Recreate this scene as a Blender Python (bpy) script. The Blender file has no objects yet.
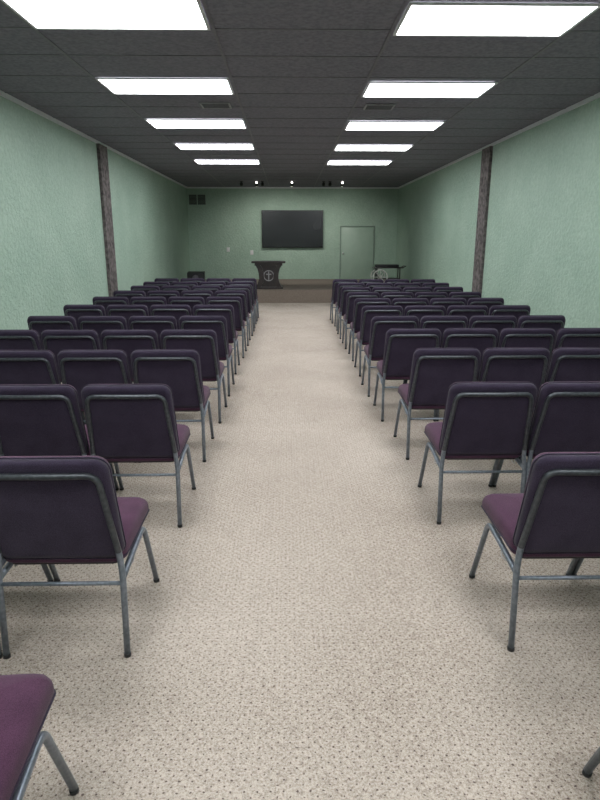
import bpy, math, random
from mathutils import Vector, Matrix
random.seed(4)
S = bpy.context.scene
S.view_settings.view_transform = 'Standard'

# ------------------------------------------------------------ materials
def newmat(name):
    m = bpy.data.materials.new(name); m.use_nodes = True
    nt = m.node_tree
    b = nt.nodes['Principled BSDF']
    return m, nt, b
def N(nt, typ, **kw):
    n = nt.nodes.new(typ)
    for k, v in kw.items(): setattr(n, k, v)
    return n
def math_(nt, op, a, b=None, clamp=False):
    n = nt.nodes.new('ShaderNodeMath'); n.operation = op; n.use_clamp = clamp
    for i, v in enumerate((a, b)):
        if v is None: continue
        if isinstance(v, (int, float)): n.inputs[i].default_value = v
        else: nt.links.new(v, n.inputs[i])
    return n.outputs[0]
def ramp(nt, fac, stops):
    r = nt.nodes.new('ShaderNodeValToRGB')
    el = r.color_ramp.elements
    while len(el) < len(stops): el.new(0.5)
    for e, (p, c) in zip(el, stops):
        e.position = p; e.color = (*c, 1)
    nt.links.new(fac, r.inputs[0]); return r.outputs[0]
def noise(nt, scale, detail=2, rough=.5, coord='Object'):
    tc = N(nt, 'ShaderNodeTexCoord'); n = N(nt, 'ShaderNodeTexNoise')
    n.inputs['Scale'].default_value = scale; n.inputs['Detail'].default_value = detail
    n.inputs['Roughness'].default_value = rough
    nt.links.new(tc.outputs[coord], n.inputs['Vector']); return n.outputs['Fac']
def bump(nt, b, h, strength, dist):
    bp = N(nt, 'ShaderNodeBump'); bp.inputs['Strength'].default_value = strength
    bp.inputs['Distance'].default_value = dist
    nt.links.new(h, bp.inputs['Height']); nt.links.new(bp.outputs[0], b.inputs['Normal'])
def mottled(name, c1, c2, scale, rough=.8, metal=0, bs=0, bd=.002, bscale=None, detail=3, spec=.5):
    m, nt, b = newmat(name)
    f = noise(nt, scale, detail)
    nt.links.new(ramp(nt, f, [(.35, c1), (.65, c2)]), b.inputs['Base Color'])
    b.inputs['Roughness'].default_value = rough; b.inputs['Metallic'].default_value = metal
    b.inputs['Specular IOR Level'].default_value = spec
    if bs: bump(nt, b, noise(nt, bscale or scale, 3), bs, bd)
    return m

def wall_material():
    m, nt, b = newmat('sage_green_textured_plaster')
    f = noise(nt, 1.3, 4, .6)
    f2 = noise(nt, 26, 4, .65)
    mix = math_(nt, 'ADD', math_(nt, 'MULTIPLY', f, .4), math_(nt, 'MULTIPLY', f2, .6))
    nt.links.new(ramp(nt, mix, [(.36, (.325, .455, .365)), (.64, (.435, .57, .47))]), b.inputs['Base Color'])
    b.inputs['Roughness'].default_value = .55
    b.inputs['Specular IOR Level'].default_value = .35
    h = noise(nt, 17, 4, .6)
    h = ramp(nt, h, [(.44, (0, 0, 0)), (.56, (1, 1, 1))])
    bump(nt, b, h, .7, .007)
    return m
def carpet_material():
    m, nt, b = newmat('beige_dotted_carpet')
    tc = N(nt, 'ShaderNodeTexCoord'); sep = N(nt, 'ShaderNodeSeparateXYZ')
    wob = N(nt, 'ShaderNodeTexNoise'); wob.inputs['Scale'].default_value = 75
    nt.links.new(tc.outputs['Object'], wob.inputs['Vector'])
    sc = N(nt, 'ShaderNodeVectorMath', operation='MULTIPLY_ADD')
    nt.links.new(wob.outputs['Color'], sc.inputs[0])
    sc.inputs[1].default_value = (.011, .011, 0)
    nt.links.new(tc.outputs['Object'], sc.inputs[2])
    nt.links.new(sc.outputs[0], sep.inputs[0])
    def lattice(a, off, r):
        du = math_(nt, 'SUBTRACT', math_(nt, 'FRACT', math_(nt, 'ADD', math_(nt, 'DIVIDE', sep.outputs[0], a), 100 + off)), .5)
        dv = math_(nt, 'SUBTRACT', math_(nt, 'FRACT', math_(nt, 'ADD', math_(nt, 'DIVIDE', sep.outputs[1], a), 100 + off)), .5)
        d = math_(nt, 'SQRT', math_(nt, 'ADD', math_(nt, 'MULTIPLY', du, du), math_(nt, 'MULTIPLY', dv, dv)))
        return math_(nt, 'MULTIPLY', math_(nt, 'SUBTRACT', r / a, d), a / .002, clamp=True)
    d1 = lattice(.040, 0, .0043)
    d2 = lattice(.040, .5, .0038)
    dots = math_(nt, 'MAXIMUM', d1, d2)
    n1 = noise(nt, 150, 3, .8)
    n2 = noise(nt, .9, 3, .5)
    nn = math_(nt, 'ADD', math_(nt, 'MULTIPLY', n1, .85), math_(nt, 'MULTIPLY', n2, .15))
    base = ramp(nt, nn, [(.38, (.24, .19, .155)), (.48, (.43, .37, .315)), (.62, (.60, .535, .465))])
    mx = N(nt, 'ShaderNodeMix', data_type='RGBA')
    nt.links.new(math_(nt, 'MULTIPLY', dots, .85), mx.inputs[0])
    nt.links.new(base, mx.inputs[6]); mx.inputs[7].default_value = (.075, .045, .038, 1)
    nt.links.new(mx.outputs[2], b.inputs['Base Color'])
    b.inputs['Roughness'].default_value = .95; b.inputs['Specular IOR Level'].default_value = .15
    bump(nt, b, n1, .4, .003)
    return m
def fabric(name, c1, c2):
    m, nt, b = newmat(name)
    f = noise(nt, 420, 2, .6); g = noise(nt, 9, 2)
    mix = math_(nt, 'ADD', math_(nt, 'MULTIPLY', f, .75), math_(nt, 'MULTIPLY', g, .25))
    nt.links.new(ramp(nt, mix, [(.38, c1), (.62, c2)]), b.inputs['Base Color'])
    b.inputs['Roughness'].default_value = .9; b.inputs['Specular IOR Level'].default_value = .2
    b.inputs['Sheen Weight'].default_value = .12
    b.inputs['Sheen Roughness'].default_value = .5
    bump(nt, b, f, .4, .0015)
    return m
def emis(name, col, s):
    m, nt, b = newmat(name)
    b.inputs['Base Color'].default_value = (*col, 1)
    b.inputs['Emission Color'].default_value = (*col, 1)
    b.inputs['Emission Strength'].default_value = s
    return m
def lens_material():
    m, nt, b = newmat('fluorescent_diffuser')
    b.inputs['Base Color'].default_value = (.8, .8, .8, 1)
    tc = N(nt, 'ShaderNodeTexCoord'); sep = N(nt, 'ShaderNodeSeparateXYZ')
    nt.links.new(tc.outputs['Object'], sep.inputs[0])
    ay = math_(nt, 'ABSOLUTE', sep.outputs[1])
    d = math_(nt, 'ABSOLUTE', math_(nt, 'SUBTRACT', ay, .15))
    s = math_(nt, 'SUBTRACT', 1.15, math_(nt, 'MULTIPLY', d, 3.2))
    s = math_(nt, 'MULTIPLY', s, PANEL)
    b.inputs['Emission Color'].default_value = (.96, .98, 1.0, 1)
    nt.links.new(s, b.inputs['Emission Strength'])
    return m
PANEL = 15.5
M_wall = wall_material()
M_carpet = carpet_material()
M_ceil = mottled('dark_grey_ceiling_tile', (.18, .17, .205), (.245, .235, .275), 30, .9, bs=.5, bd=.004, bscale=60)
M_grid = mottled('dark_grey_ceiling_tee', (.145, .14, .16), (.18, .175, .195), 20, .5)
M_trim = mottled('pale_grey_trim', (.76, .78, .80), (.8, .82, .84), 8, .5)
M_white = mottled('white_enamel', (.7, .7, .7), (.8, .8, .8), 8, .4)
M_lens = lens_material()
M_fab_back = fabric('plum_black_back_fabric', (.018, .012, .027), (.050, .037, .066))
M_fab = fabric('plum_fabric', (.042, .014, .034), (.100, .040, .080))
M_metal = mottled('pewter_tube', (.17, .20, .235), (.25, .28, .33), 60, .38, metal=.6)
M_metal_shade = mottled('pewter_tube_painted_shade', (.055, .06, .07), (.09, .10, .11), 60, .35, metal=.5)  # same pewter as the legs, with shade painted into the colour
M_black = mottled('black_plastic', (.012, .012, .013), (.02, .02, .022), 30, .45)
M_pil = mottled('bark_brown_pilaster', (.05, .042, .042), (.19, .165, .16), 14, .8, bs=.8, bd=.01, bscale=18, detail=6)
M_stage = mottled('brown_stage_carpet', (.17, .135, .11), (.22, .18, .15), 60, .95)
M_wood = mottled('dark_walnut', (.014, .011, .012), (.034, .025, .024), 8, .35)
M_door = mottled('green_painted_door', (.35, .475, .385), (.38, .50, .41), 4, .4)
M_doortrim = mottled('dark_green_door_frame', (.20, .27, .225), (.23, .30, .25), 4, .4)
M_screen, nt, b = newmat('tv_glass')
b.inputs['Roughness'].default_value = .2
nt.links.new(ramp(nt, noise(nt, 2, 1), [(.3, (.008, .009, .012)), (.7, (.012, .013, .017))]), b.inputs['Base Color'])
M_bulb = emis('lamp_bulb', (1, .96, .88), 5)
M_steel = mottled('brushed_steel', (.5, .5, .5), (.6, .6, .6), 40, .3, metal=.9)
M_rim = mottled('ivory_wheel_paint', (.75, .75, .70), (.8, .8, .75), 10, .5)
M_emblem = mottled('silver_emblem', (.30, .30, .31), (.38, .38, .39), 10, .5)

# ------------------------------------------------------------ mesh builder
class MB:
    def __init__(s): s.v = []; s.f = []; s.m = []; s.sm = []; s.mats = []
    def mi(s, mat):
        if mat not in s.mats: s.mats.append(mat)
        return s.mats.index(mat)
    def add(s, vs, fs, mat, smooth=False, M=None):
        o = len(s.v); i = s.mi(mat)
        for p in vs:
            p = Vector(p)
            s.v.append(tuple(M @ p if M else p))
        for f in fs:
            s.f.append([o + k for k in f]); s.m.append(i); s.sm.append(smooth)
    def box(s, lo, hi, mat, bev=0, M=None):
        x0, y0, z0 = lo; x1, y1, z1 = hi
        if bev == 0:
            vs = [(x0,y0,z0),(x1,y0,z0),(x1,y1,z0),(x0,y1,z0),(x0,y0,z1),(x1,y0,z1),(x1,y1,z1),(x0,y1,z1)]
            fs = [(0,3,2,1),(4,5,6,7),(0,1,5,4),(1,2,6,5),(2,3,7,6),(3,0,4,7)]
            s.add(vs, fs, mat, False, M)
        else:
            import bmesh
            bm = bmesh.new(); bmesh.ops.create_cube(bm, size=1)
            for v in bm.verts:
                v.co = Vector(((x0+x1)/2 + v.co.x*(x1-x0), (y0+y1)/2 + v.co.y*(y1-y0), (z0+z1)/2 + v.co.z*(z1-z0)))
            bmesh.ops.bevel(bm, geom=list(bm.edges), offset=bev, segments=2, affect='EDGES', profile=.5)
            bm.verts.ensure_lookup_table()
            s.add([v.co.copy() for v in bm.verts], [[v.index for v in f.verts] for f in bm.faces], mat, True, M)
            bm.free()
    def tube(s, pts, r, mat, seg=8, closed=False):
        pts = [Vector(p) for p in pts]; n = len(pts); vs = []; fs = []
        prev = None
        for i, p in enumerate(pts):
            a = pts[i-1] if (i > 0 or closed) else p
            c = pts[(i+1) % n] if (i < n-1 or closed) else p
            t = (c - a).normalized()
            if prev is None:
                u = t.orthogonal().normalized()
            else:
                u = (prev - t * prev.dot(t)).normalized()
            prev = u; w = t.cross(u)
            rr = r[i] if isinstance(r, (list, tuple)) else r
            for k in range(seg):
                an = 2*math.pi*k/seg
                vs.append(p + (u*math.cos(an) + w*math.sin(an))*rr)
        for i in range(n if closed else n-1):
            j = (i+1) % n
            for k in range(seg):
                k2 = (k+1) % seg
                fs.append((i*seg+k, i*seg+k2, j*seg+k2, j*seg+k))
        if not closed:
            fs.append(tuple(range(seg))[::-1]); fs.append(tuple((n-1)*seg+k for k in range(seg)))
        s.add(vs, fs, mat, True)
    def pad(s, hw, hh, R, rings, mat, fn, seg=6):
        """rounded-rect rings lofted; rings = [(inset, depth)], fn(u,v,n)->world"""
        vs = []; fs = []; cnt = 4*(seg+1)
        for ins, dep in rings:
            w = hw-ins; h = hh-ins; r = max(min(R-ins*.6, w, h), .004)
            for ci, (sx, sy) in enumerate(((1,1),(-1,1),(-1,-1),(1,-1))):
                for k in range(seg+1):
                    a = math.pi/2*ci + math.pi/2*k/seg
                    vs.append(fn(sx*(w-r)+r*math.cos(a), sy*(h-r)+r*math.sin(a), dep))
        for i in range(len(rings)-1):
            for k in range(cnt):
                k2 = (k+1) % cnt
                fs.append((i*cnt+k, i*cnt+k2, (i+1)*cnt+k2, (i+1)*cnt+k))
        fs.append(tuple(range(cnt))[::-1]); fs.append(tuple((len(rings)-1)*cnt+k for k in range(cnt)))
        s.add(vs, fs, mat, True)
    def mesh(s, name):
        me = bpy.data.meshes.new(name); me.from_pydata(s.v, [], s.f)
        for m in s.mats: me.materials.append(m)
        me.polygons.foreach_set('material_index', s.m)
        me.polygons.foreach_set('use_smooth', s.sm)
        me.update()
        import bmesh
        bm = bmesh.new(); bm.from_mesh(me); bmesh.ops.recalc_face_normals(bm, faces=bm.faces); bm.to_mesh(me); bm.free()
        return me
    def obj(s, name, loc=(0,0,0), rz=0):
        o = bpy.data.objects.new(name, s.mesh(name)); S.collection.objects.link(o)
        o.location = loc; o.rotation_euler = (0,0,rz); return o
def bend(pts, r, k=5):
    """round the corners of a polyline"""
    pts = [Vector(p) for p in pts]; out = [pts[0]]
    for i in range(1, len(pts)-1):
        a, b_, c = pts[i-1], pts[i], pts[i+1]
        rr = min(r, (a-b_).length*.45, (c-b_).length*.45)
        p0 = b_ + (a-b_).normalized()*rr; p1 = b_ + (c-b_).normalized()*rr
        for j in range(k+1):
            t = j/k
            out.append(p0*(1-t)**2 + b_*2*t*(1-t) + p1*t*t)
    out.append(pts[-1]); return out

# ------------------------------------------------------------ room dimensions
XL, XR, Y0, Y1, ZC = -3.18, 3.51, -2.6, 20.0, 3.18
ST_Y, ST_Z = 15.65, .333
def simple(name, lo, hi, mat, bev=0):
    m = MB(); c = [(lo[i]+hi[i])/2 for i in range(3)]
    m.box([lo[i]-c[i] for i in range(3)], [hi[i]-c[i] for i in range(3)], mat, bev)
    return m.obj(name, c)
simple('floor', (XL-.1, Y0-.1, -.1), (XR+.1, Y1+.1, 0), M_carpet)
simple('ceiling', (XL-.1, Y0-.1, ZC), (XR+.1, Y1+.1, ZC+.1), M_ceil)
simple('wall_left', (XL-.1, Y0-.1, 0), (XL, Y1+.1, ZC), M_wall)
simple('wall_right', (XR, Y0-.1, 0), (XR+.1, Y1+.1, ZC), M_wall)
simple('wall_back', (XL, Y1, 0), (XR, Y1+.1, ZC), M_wall)
simple('wall_front', (XL, Y0-.1, 0), (XR, Y0, ZC), M_wall)
simple('stage', (XL+.002, ST_Y, 0), (XR-.002, Y1-.002, ST_Z), M_stage)
# crown trim
simple('trim_1', (XL, Y0, ZC-.045), (XL+.03, Y1, ZC), M_trim)
simple('trim_2', (XR-.03, Y0, ZC-.045), (XR, Y1, ZC), M_trim)
simple('trim_3', (XL+.03, Y1-.03, ZC-.045), (XR-.03, Y1, ZC), M_trim)
simple('baseboard_left', (XL, Y0, 0), (XL+.015, ST_Y, .1), M_black)
simple('baseboard_right', (XR-.015, Y0, 0), (XR, ST_Y, .1), M_black)
# pilasters
simple('pilaster', (XL, 10.8, .0), (XL+.05, 11.25, ZC-.045), M_pil)
simple('pilaster', (XR-.05, 10.95, .0), (XR, 11.4, ZC-.045), M_pil)

# ceiling grid
gx = [-1.96, -.57, .82, 2.21]
P = .717; gy0 = 4.91-P/2
g = MB()
for x in gx: g.box((x-.012, Y0, -.006), (x+.012, Y1, 0), M_grid)
k = math.ceil((Y0-gy0)/P)
while gy0+k*P < Y1:
    y = gy0+k*P; g.box((XL, y-.012, -.005), (XR, y+.012, 0), M_grid); k += 1
g.obj('ceiling_grid', (0, 0, ZC))

# light panels
def panel_mesh():
    m = MB(); hw, hd = .672, .335
    m.box((-hw, -hd, -.014), (hw, -hd+.022, 0), M_white); m.box((-hw, hd-.022, -.014), (hw, hd, 0), M_white)
    m.box((-hw, -hd+.022, -.014), (-hw+.022, hd-.022, 0), M_white); m.box((hw-.022, -hd+.022, -.014), (hw, hd-.022, 0), M_white)
    m.box((-hw+.022, -hd+.022, -.009), (hw-.022, hd-.022, -.001), M_lens)
    return m.mesh('ceiling_light_panel')
pm = panel_mesh()
for i in range(-3, 5):
    for x, dy in ((-1.265, 0), (1.515, .17)):
        o = bpy.data.objects.new('ceiling_light_panel', pm); S.collection.objects.link(o)
        o.location = (x, 4.91+i*2.15 + dy*(.6), ZC-.006)

# vents
def vent(w, h, n, fr, sl):
    m = MB()
    m.box((-w/2, -h/2, -.012), (w/2, -h/2+.02, 0), fr); m.box((-w/2, h/2-.02, -.012), (w/2, h/2, 0), fr)
    m.box((-w/2, -h/2+.02, -.012), (-w/2+.02, h/2-.02, 0), fr); m.box((w/2-.02, -h/2+.02, -.012), (w/2, h/2-.02, 0), fr)
    m.box((-w/2+.02, -h/2+.02, -.002), (w/2-.02, h/2-.02, 0), M_black)
    for i in range(n):
        y = -h/2+.02 + (h-.04)*(i+.5)/n
        m.box((-w/2+.02, y-.007, -.010), (w/2-.02, y+.004, -.002), sl)
    return m
vent(.36, .3, 9, M_emblem, M_grid).obj('ceiling_vent', (-.87, 8.0, ZC-.006))
vent(.36, .3, 9, M_emblem, M_grid).obj('ceiling_vent', (1.13, 8.05, ZC-.006))
v = vent(.56, .34, 8, M_door, M_doortrim)
v.box((-.012, -.15, -.013), (.012, .15, -.001), M_door)
v = v.obj('wall_vent', (-2.86, Y1-.001, 2.8))
v.rotation_euler = (-math.pi/2, 0, 0)   # local -Z must face the room (-Y)
v.rotation_euler = (math.pi/2*3, 0, 0)
if (v.rotation_euler.to_matrix() @ Vector((0, 0, -1))).y > 0:
    v.rotation_euler = (math.pi/2, 0, 0)

# ------------------------------------------------------------ chair
def chair_mesh():
    c = MB()
    hw = .238; lean = math.radians(14.5); cl, sl = math.cos(lean), math.sin(lean)
    by, bz = .045, .405          # bottom of the back (rear surface)
    def bk(u, v, n):             # u across, v centre-based along, n thickness (0 rear)
        s_ = v+.225
        u2 = u*(1-.03*s_/.45)
        return (u2, by - sl*s_ + cl*n - .010*(1-(u/.24)**2), bz + cl*s_ + sl*n)
    c.pad(.246, .226, .052, [(.030,-.002),(.012,.000),(.004,.006),(0,.016),(0,.034)], M_fab_back, bk)
    c.pad(.246, .226, .052, [(.004,.030),(0,.036),(.002,.050),(.010,.064),(.03,.074),(.07,.080),(.14,.083)], M_fab, bk)
    seg = 6; pts = []
    for ci, (sx, sy) in enumerate(((1,1),(-1,1),(-1,-1),(1,-1))):
        for k in range(seg+1):
            a = math.pi/2*ci+math.pi/2*k/seg; r = .052
            pts.append(bk(sx*(.247-r)+r*math.cos(a), sy*(.227-r)+r*math.sin(a), .034))
    c.tube(pts, .0035, M_fab_back, 5, True)
    # frame tube: foot - up - leans back - across - down
    tr = .0125
    def P3(x, s_, n=-.005):
        return (x, by - sl*s_ + cl*n - .010*(1-(x/.24)**2), bz + cl*s_ + sl*n)
    R_ = [(hw, 0, .012), (hw, .026, .34), P3(.230, .02), P3(.204, .402)]
    L_ = [(-p[0], p[1], p[2]) for p in R_][::-1]
    top = [P3(x, .402) for x in (.1, 0, -.1)]
    full = bend(R_+top+L_, .045, 5)
    f0 = len(c.f)
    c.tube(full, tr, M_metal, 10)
    shade_i = c.mi(M_metal_shade)
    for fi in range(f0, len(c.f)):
        if sum(c.v[q][2] for q in c.f[fi])/len(c.f[fi]) > .445: c.m[fi] = shade_i  # upper tube takes the pewter with painted-in shade
    for sg in (1, -1):
        path = bend([(sg*hw, .030, .335), (sg*(hw-.004), .20, .352), (sg*(hw-.004), .385, .372), (sg*hw, .54, .012)], .05, 5)
        c.tube(path, tr, M_metal, 10)
        for y in (0, .54):
            c.tube([(sg*hw, y, 0), (sg*hw, y+(.001 if y == 0 else -.005), .016)], .0142, M_black, 10)
    c.tube([(-hw, .023, .312), (hw, .023, .312)], .0085, M_metal, 8)
    c.tube([(-hw, .30, .355), (hw, .30, .355)], .0085, M_metal, 6)
    def st(u, v, n):
        fy = (v+.23)/.46
        z = .372 + n + .022*fy
        if n > .02:
            z -= .030*max(0, (fy-.72)/.28)**2
            z += .006*(1-(u/.24)**2)
        return (u, .285+v, z)
    c.pad(.215, .215, .03, [(0,-.004),(0,.008)], M_black, st)
    c.pad(.242, .230, .05, [(.030,.004),(.010,.006),(.002,.014),(0,.026),(0,.050),(.003,.066),(.012,.080),(.030,.089),(.06,.093),(.12,.095)], M_fab, st)
    sp = []
    for ci, (sx, sy) in enumerate(((1,1),(-1,1),(-1,-1),(1,-1))):
        for k in range(seg+1):
            a = math.pi/2*ci+math.pi/2*k/seg; r = .05
            sp.append(st(sx*(.243-r)+r*math.cos(a), sy*(.231-r)+r*math.sin(a), .028))
    c.tube(sp, .0035, M_fab_back, 5, True)
    for sg in (1, -1):
        x = sg*.234
        c.tube(bend([(x-sg*.012, .14, .34), (x-sg*.002, .145, .315), (x-sg*.0, .20, .305), (x-sg*.002, .215, .33), (x-sg*.012, .22, .345)], .012, 3), .0028, M_steel, 5)
    return c.mesh('stacking_chair')
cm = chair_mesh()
rowsL = [.895, 2.05, 3.16, 4.2, 5.17, 6.13, 7.2, 8.22, 9.22, 10.2, 11.15, 12.1]
rowsR = [.935, 2.06, 3.17, 4.22, 5.2, 6.08, 7.05, 7.98, 8.9, 9.85, 10.8, 11.75]
offL = [.015, -.015, .0, 0, .01, 0, -.02, 0, 0, .01, 0, 0]
offR = [.055, .03, 0.01, .03, -.01, -.02, 0, .01, 0, 0, .02, 0]
for side, rows, offs, x0, PITCH in ((-1, rowsL, offL, -.63, .508), (1, rowsR, offR, .86, .500)):
    for i, y in enumerate(rows):
        tilt = random.uniform(-.006, .006)
        if i == 0 and side < 0: tilt = .06
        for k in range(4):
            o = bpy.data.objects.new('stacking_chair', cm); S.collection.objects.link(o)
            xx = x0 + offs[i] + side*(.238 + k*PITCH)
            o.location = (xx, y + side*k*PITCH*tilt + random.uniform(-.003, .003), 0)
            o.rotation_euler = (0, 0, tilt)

# ------------------------------------------------------------ television
t = MB()
t.box((-.98, -.045, -.575), (.98, 0, .575), M_black, .008)
t.box((-.962, -.0475, -.553), (.962, -.045, .557), M_screen)
t.box((-.3, 0, -.25), (.3, .048, .25), M_black)
t.obj('television', (.145, Y1-.05, 1.905))

# ------------------------------------------------------------ door
d = MB()
d.box((-.515, -.02, 0), (.515, -.001, 1.63), M_door, .003)
for lo, hi in (((-.56,-.035,0),(-.53,-.001,1.675)), ((.53,-.035,0),(.56,-.001,1.675)), ((-.53,-.035,1.645),(.53,-.001,1.675))):
    d.box(lo, hi, M_doortrim)
d.tube([(-.46, -.02, .82), (-.46, -.05, .82), (-.46, -.055, .82), (-.46, -.085, .82), (-.46, -.09, .82)], [.022, .012, .025, .028, .012], M_steel, 12)
d.obj('door_1', (2.235, Y1-.001, ST_Z))

# wall plates
def plate(x, z):
    p = MB(); p.box((-.05, -.008, -.07), (.05, 0, .07), M_white, .003); p.box((-.012, -.016, -.022), (.012, -.008, .022), M_white)
    p.obj('light_switch', (x, Y1, z))
plate(-1.93, 1.27); plate(-1.17, 1.18)

# ------------------------------------------------------------ communion table
t = MB()
t.box((-.44, -.24, .66), (.44, .24, .71), M_wood, .008)
t.box((-.36, -.2, .60), (.36, .2, .66), M_wood)
t.box((-.37, -.2, 0), (.37, .2, .05), M_wood, .006)
for sg in (1, -1):   # curved lyre-like end supports
    prof = [(.34, .05), (.29, .14), (.25, .27), (.26, .40), (.29, .52), (.34, .60)]
    vs = []; fs = []
    for (x, z) in prof:
        for xx, yy in ((x, -.17), (x-.13, -.17), (x-.13, .17), (x, .17)): vs.append((sg*xx, yy, z))
    for i in range(len(prof)-1):
        for k in range(4):
            k2 = (k+1) % 4; fs.append((i*4+k, i*4+k2, i*4+4+k2, i*4+4+k))
    fs += [(0,1,2,3), tuple(len(vs)-4+k for k in range(4))]
    t.add(vs, fs, M_wood)
t.box((-.2, -.1, .05), (.2, .1, .60), M_wood)
# round emblem with a cross on the front
t.tube([(.13*math.cos(a*math.pi/12), -.108, .34+.13*math.sin(a*math.pi/12)) for a in range(24)], .012, M_emblem, 6, True)
t.box((-.014, -.115, .23), (.014, -.1, .45), M_emblem); t.box((-.07, -.115, .36), (.07, -.1, .388), M_emblem)
t.obj('communion_table', (-.51, 16.15, ST_Z))

# ------------------------------------------------------------ serving cart with spoked wheels
c = MB()
c.box((-.42, -.20, .46), (.42, .20, .49), M_wood, .006)
c.box((-.34, -.18, .16), (.34, .18, .18), M_wood, .004)
for x in (-.33, .33):
    for y in (-.15, .15):
        c.tube([(x, y, .004), (x, y, .46)], .016, M_wood, 8)
c.tube(bend([(.40, -.15, .47), (.5, -.15, .52), (.5, .15, .52), (.40, .15, .47)], .04), .012, M_wood, 8)
c.box((-.36, -.14, .49), (.30, .14, .56), M_black, .008)
for y in (-.235, .235):
    R = .20; cx = -.24; cz = R+.02
    c.tube([(cx+R*math.cos(a*math.pi/12), y, cz+R*math.sin(a*math.pi/12)) for a in range(24)], .016, M_rim, 8, True)
    for a in range(8):
        c.tube([(cx, y, cz), (cx+R*math.cos(a*math.pi/4), y, cz+R*math.sin(a*math.pi/4))], .009, M_rim, 6)
    c.tube([(cx, y-.02, cz), (cx, y+.02, cz)], .045, M_rim, 10)
c.tube([(-.24, -.235, .22), (-.24, .235, .22)], .01, M_rim, 6)
c.obj('serving_cart', (2.86, 17.6, ST_Z))

# small floor monitor speaker on the left of the stage
sp = MB()
vs = [(-.25,-.15,0),(.25,-.15,0),(.25,.17,0),(-.25,.17,0),(-.25,-.05,.3),(.25,-.05,.3),(.25,.17,.33),(-.25,.17,.33)]
sp.add(vs, [(0,3,2,1),(4,5,6,7),(0,1,5,4),(1,2,6,5),(2,3,7,6),(3,0,4,7)], M_black)
sp.tube([(0,-.115,.15),(0,-.125,.15)], [.09,.08], M_grid, 16)
sp.obj('stage_speaker', (-2.75, 18.3, ST_Z))

# ------------------------------------------------------------ stage spotlights
def spot(x, y, on):
    m = MB()
    m.tube([(0,0,0),(0,0,-.015)], .045, M_black, 14)
    m.tube([(0,0,-.01),(0,0,-.05)], .01, M_black, 8)
    m.tube([(0,-.03,-.04),(0,0,-.06),(0,.05,-.095)], [.03,.045,.05], M_black, 14)
    m.tube([(0,.049,-.093),(0,.058,-.100),(0,.068,-.106)], [.042,.045,.028], M_bulb if on else M_steel, 12)
    if on: m.tube([(0,-.028,-.038),(0,-.06,-.025)], [.03,.022], M_bulb, 10)
    o = m.obj('stage_spotlight', (x, y, ZC-.006))
    if on:
        l = bpy.data.lights.new('stage_spotlight_beam', 'SPOT'); l.energy = 55; l.spot_size = math.radians(130); l.spot_blend = .9
        l.shadow_soft_size = .05; l.color = (1, .97, .92)
        lo = bpy.data.objects.new('beam', l); S.collection.objects.link(lo); lo.parent = o
        lo.location = (0, .09, -.15); lo.rotation_euler = (math.radians(35), 0, 0)
for x, on in ((-1.31, 0), (-.88, 1), (-.72, 0), (.12, 1), (1.02, 0), (1.2, 0), (1.55, 1)):
    spot(x, 18.0, on)

# ------------------------------------------------------------ world + camera
w = bpy.data.worlds.new('world'); S.world = w; w.use_nodes = True
w.node_tree.nodes['Background'].inputs[0].default_value = (.02, .02, .022, 1)
cam = bpy.data.cameras.new('camera'); co = bpy.data.objects.new('camera', cam); S.collection.objects.link(co)
cam.lens = 27; cam.sensor_width = 36; cam.sensor_fit = 'AUTO'; cam.clip_start = .02
co.location = (0, 0, 1.6)
co.rotation_euler = (math.radians(90-15.02), 0, math.radians(-1.107))
S.camera = co
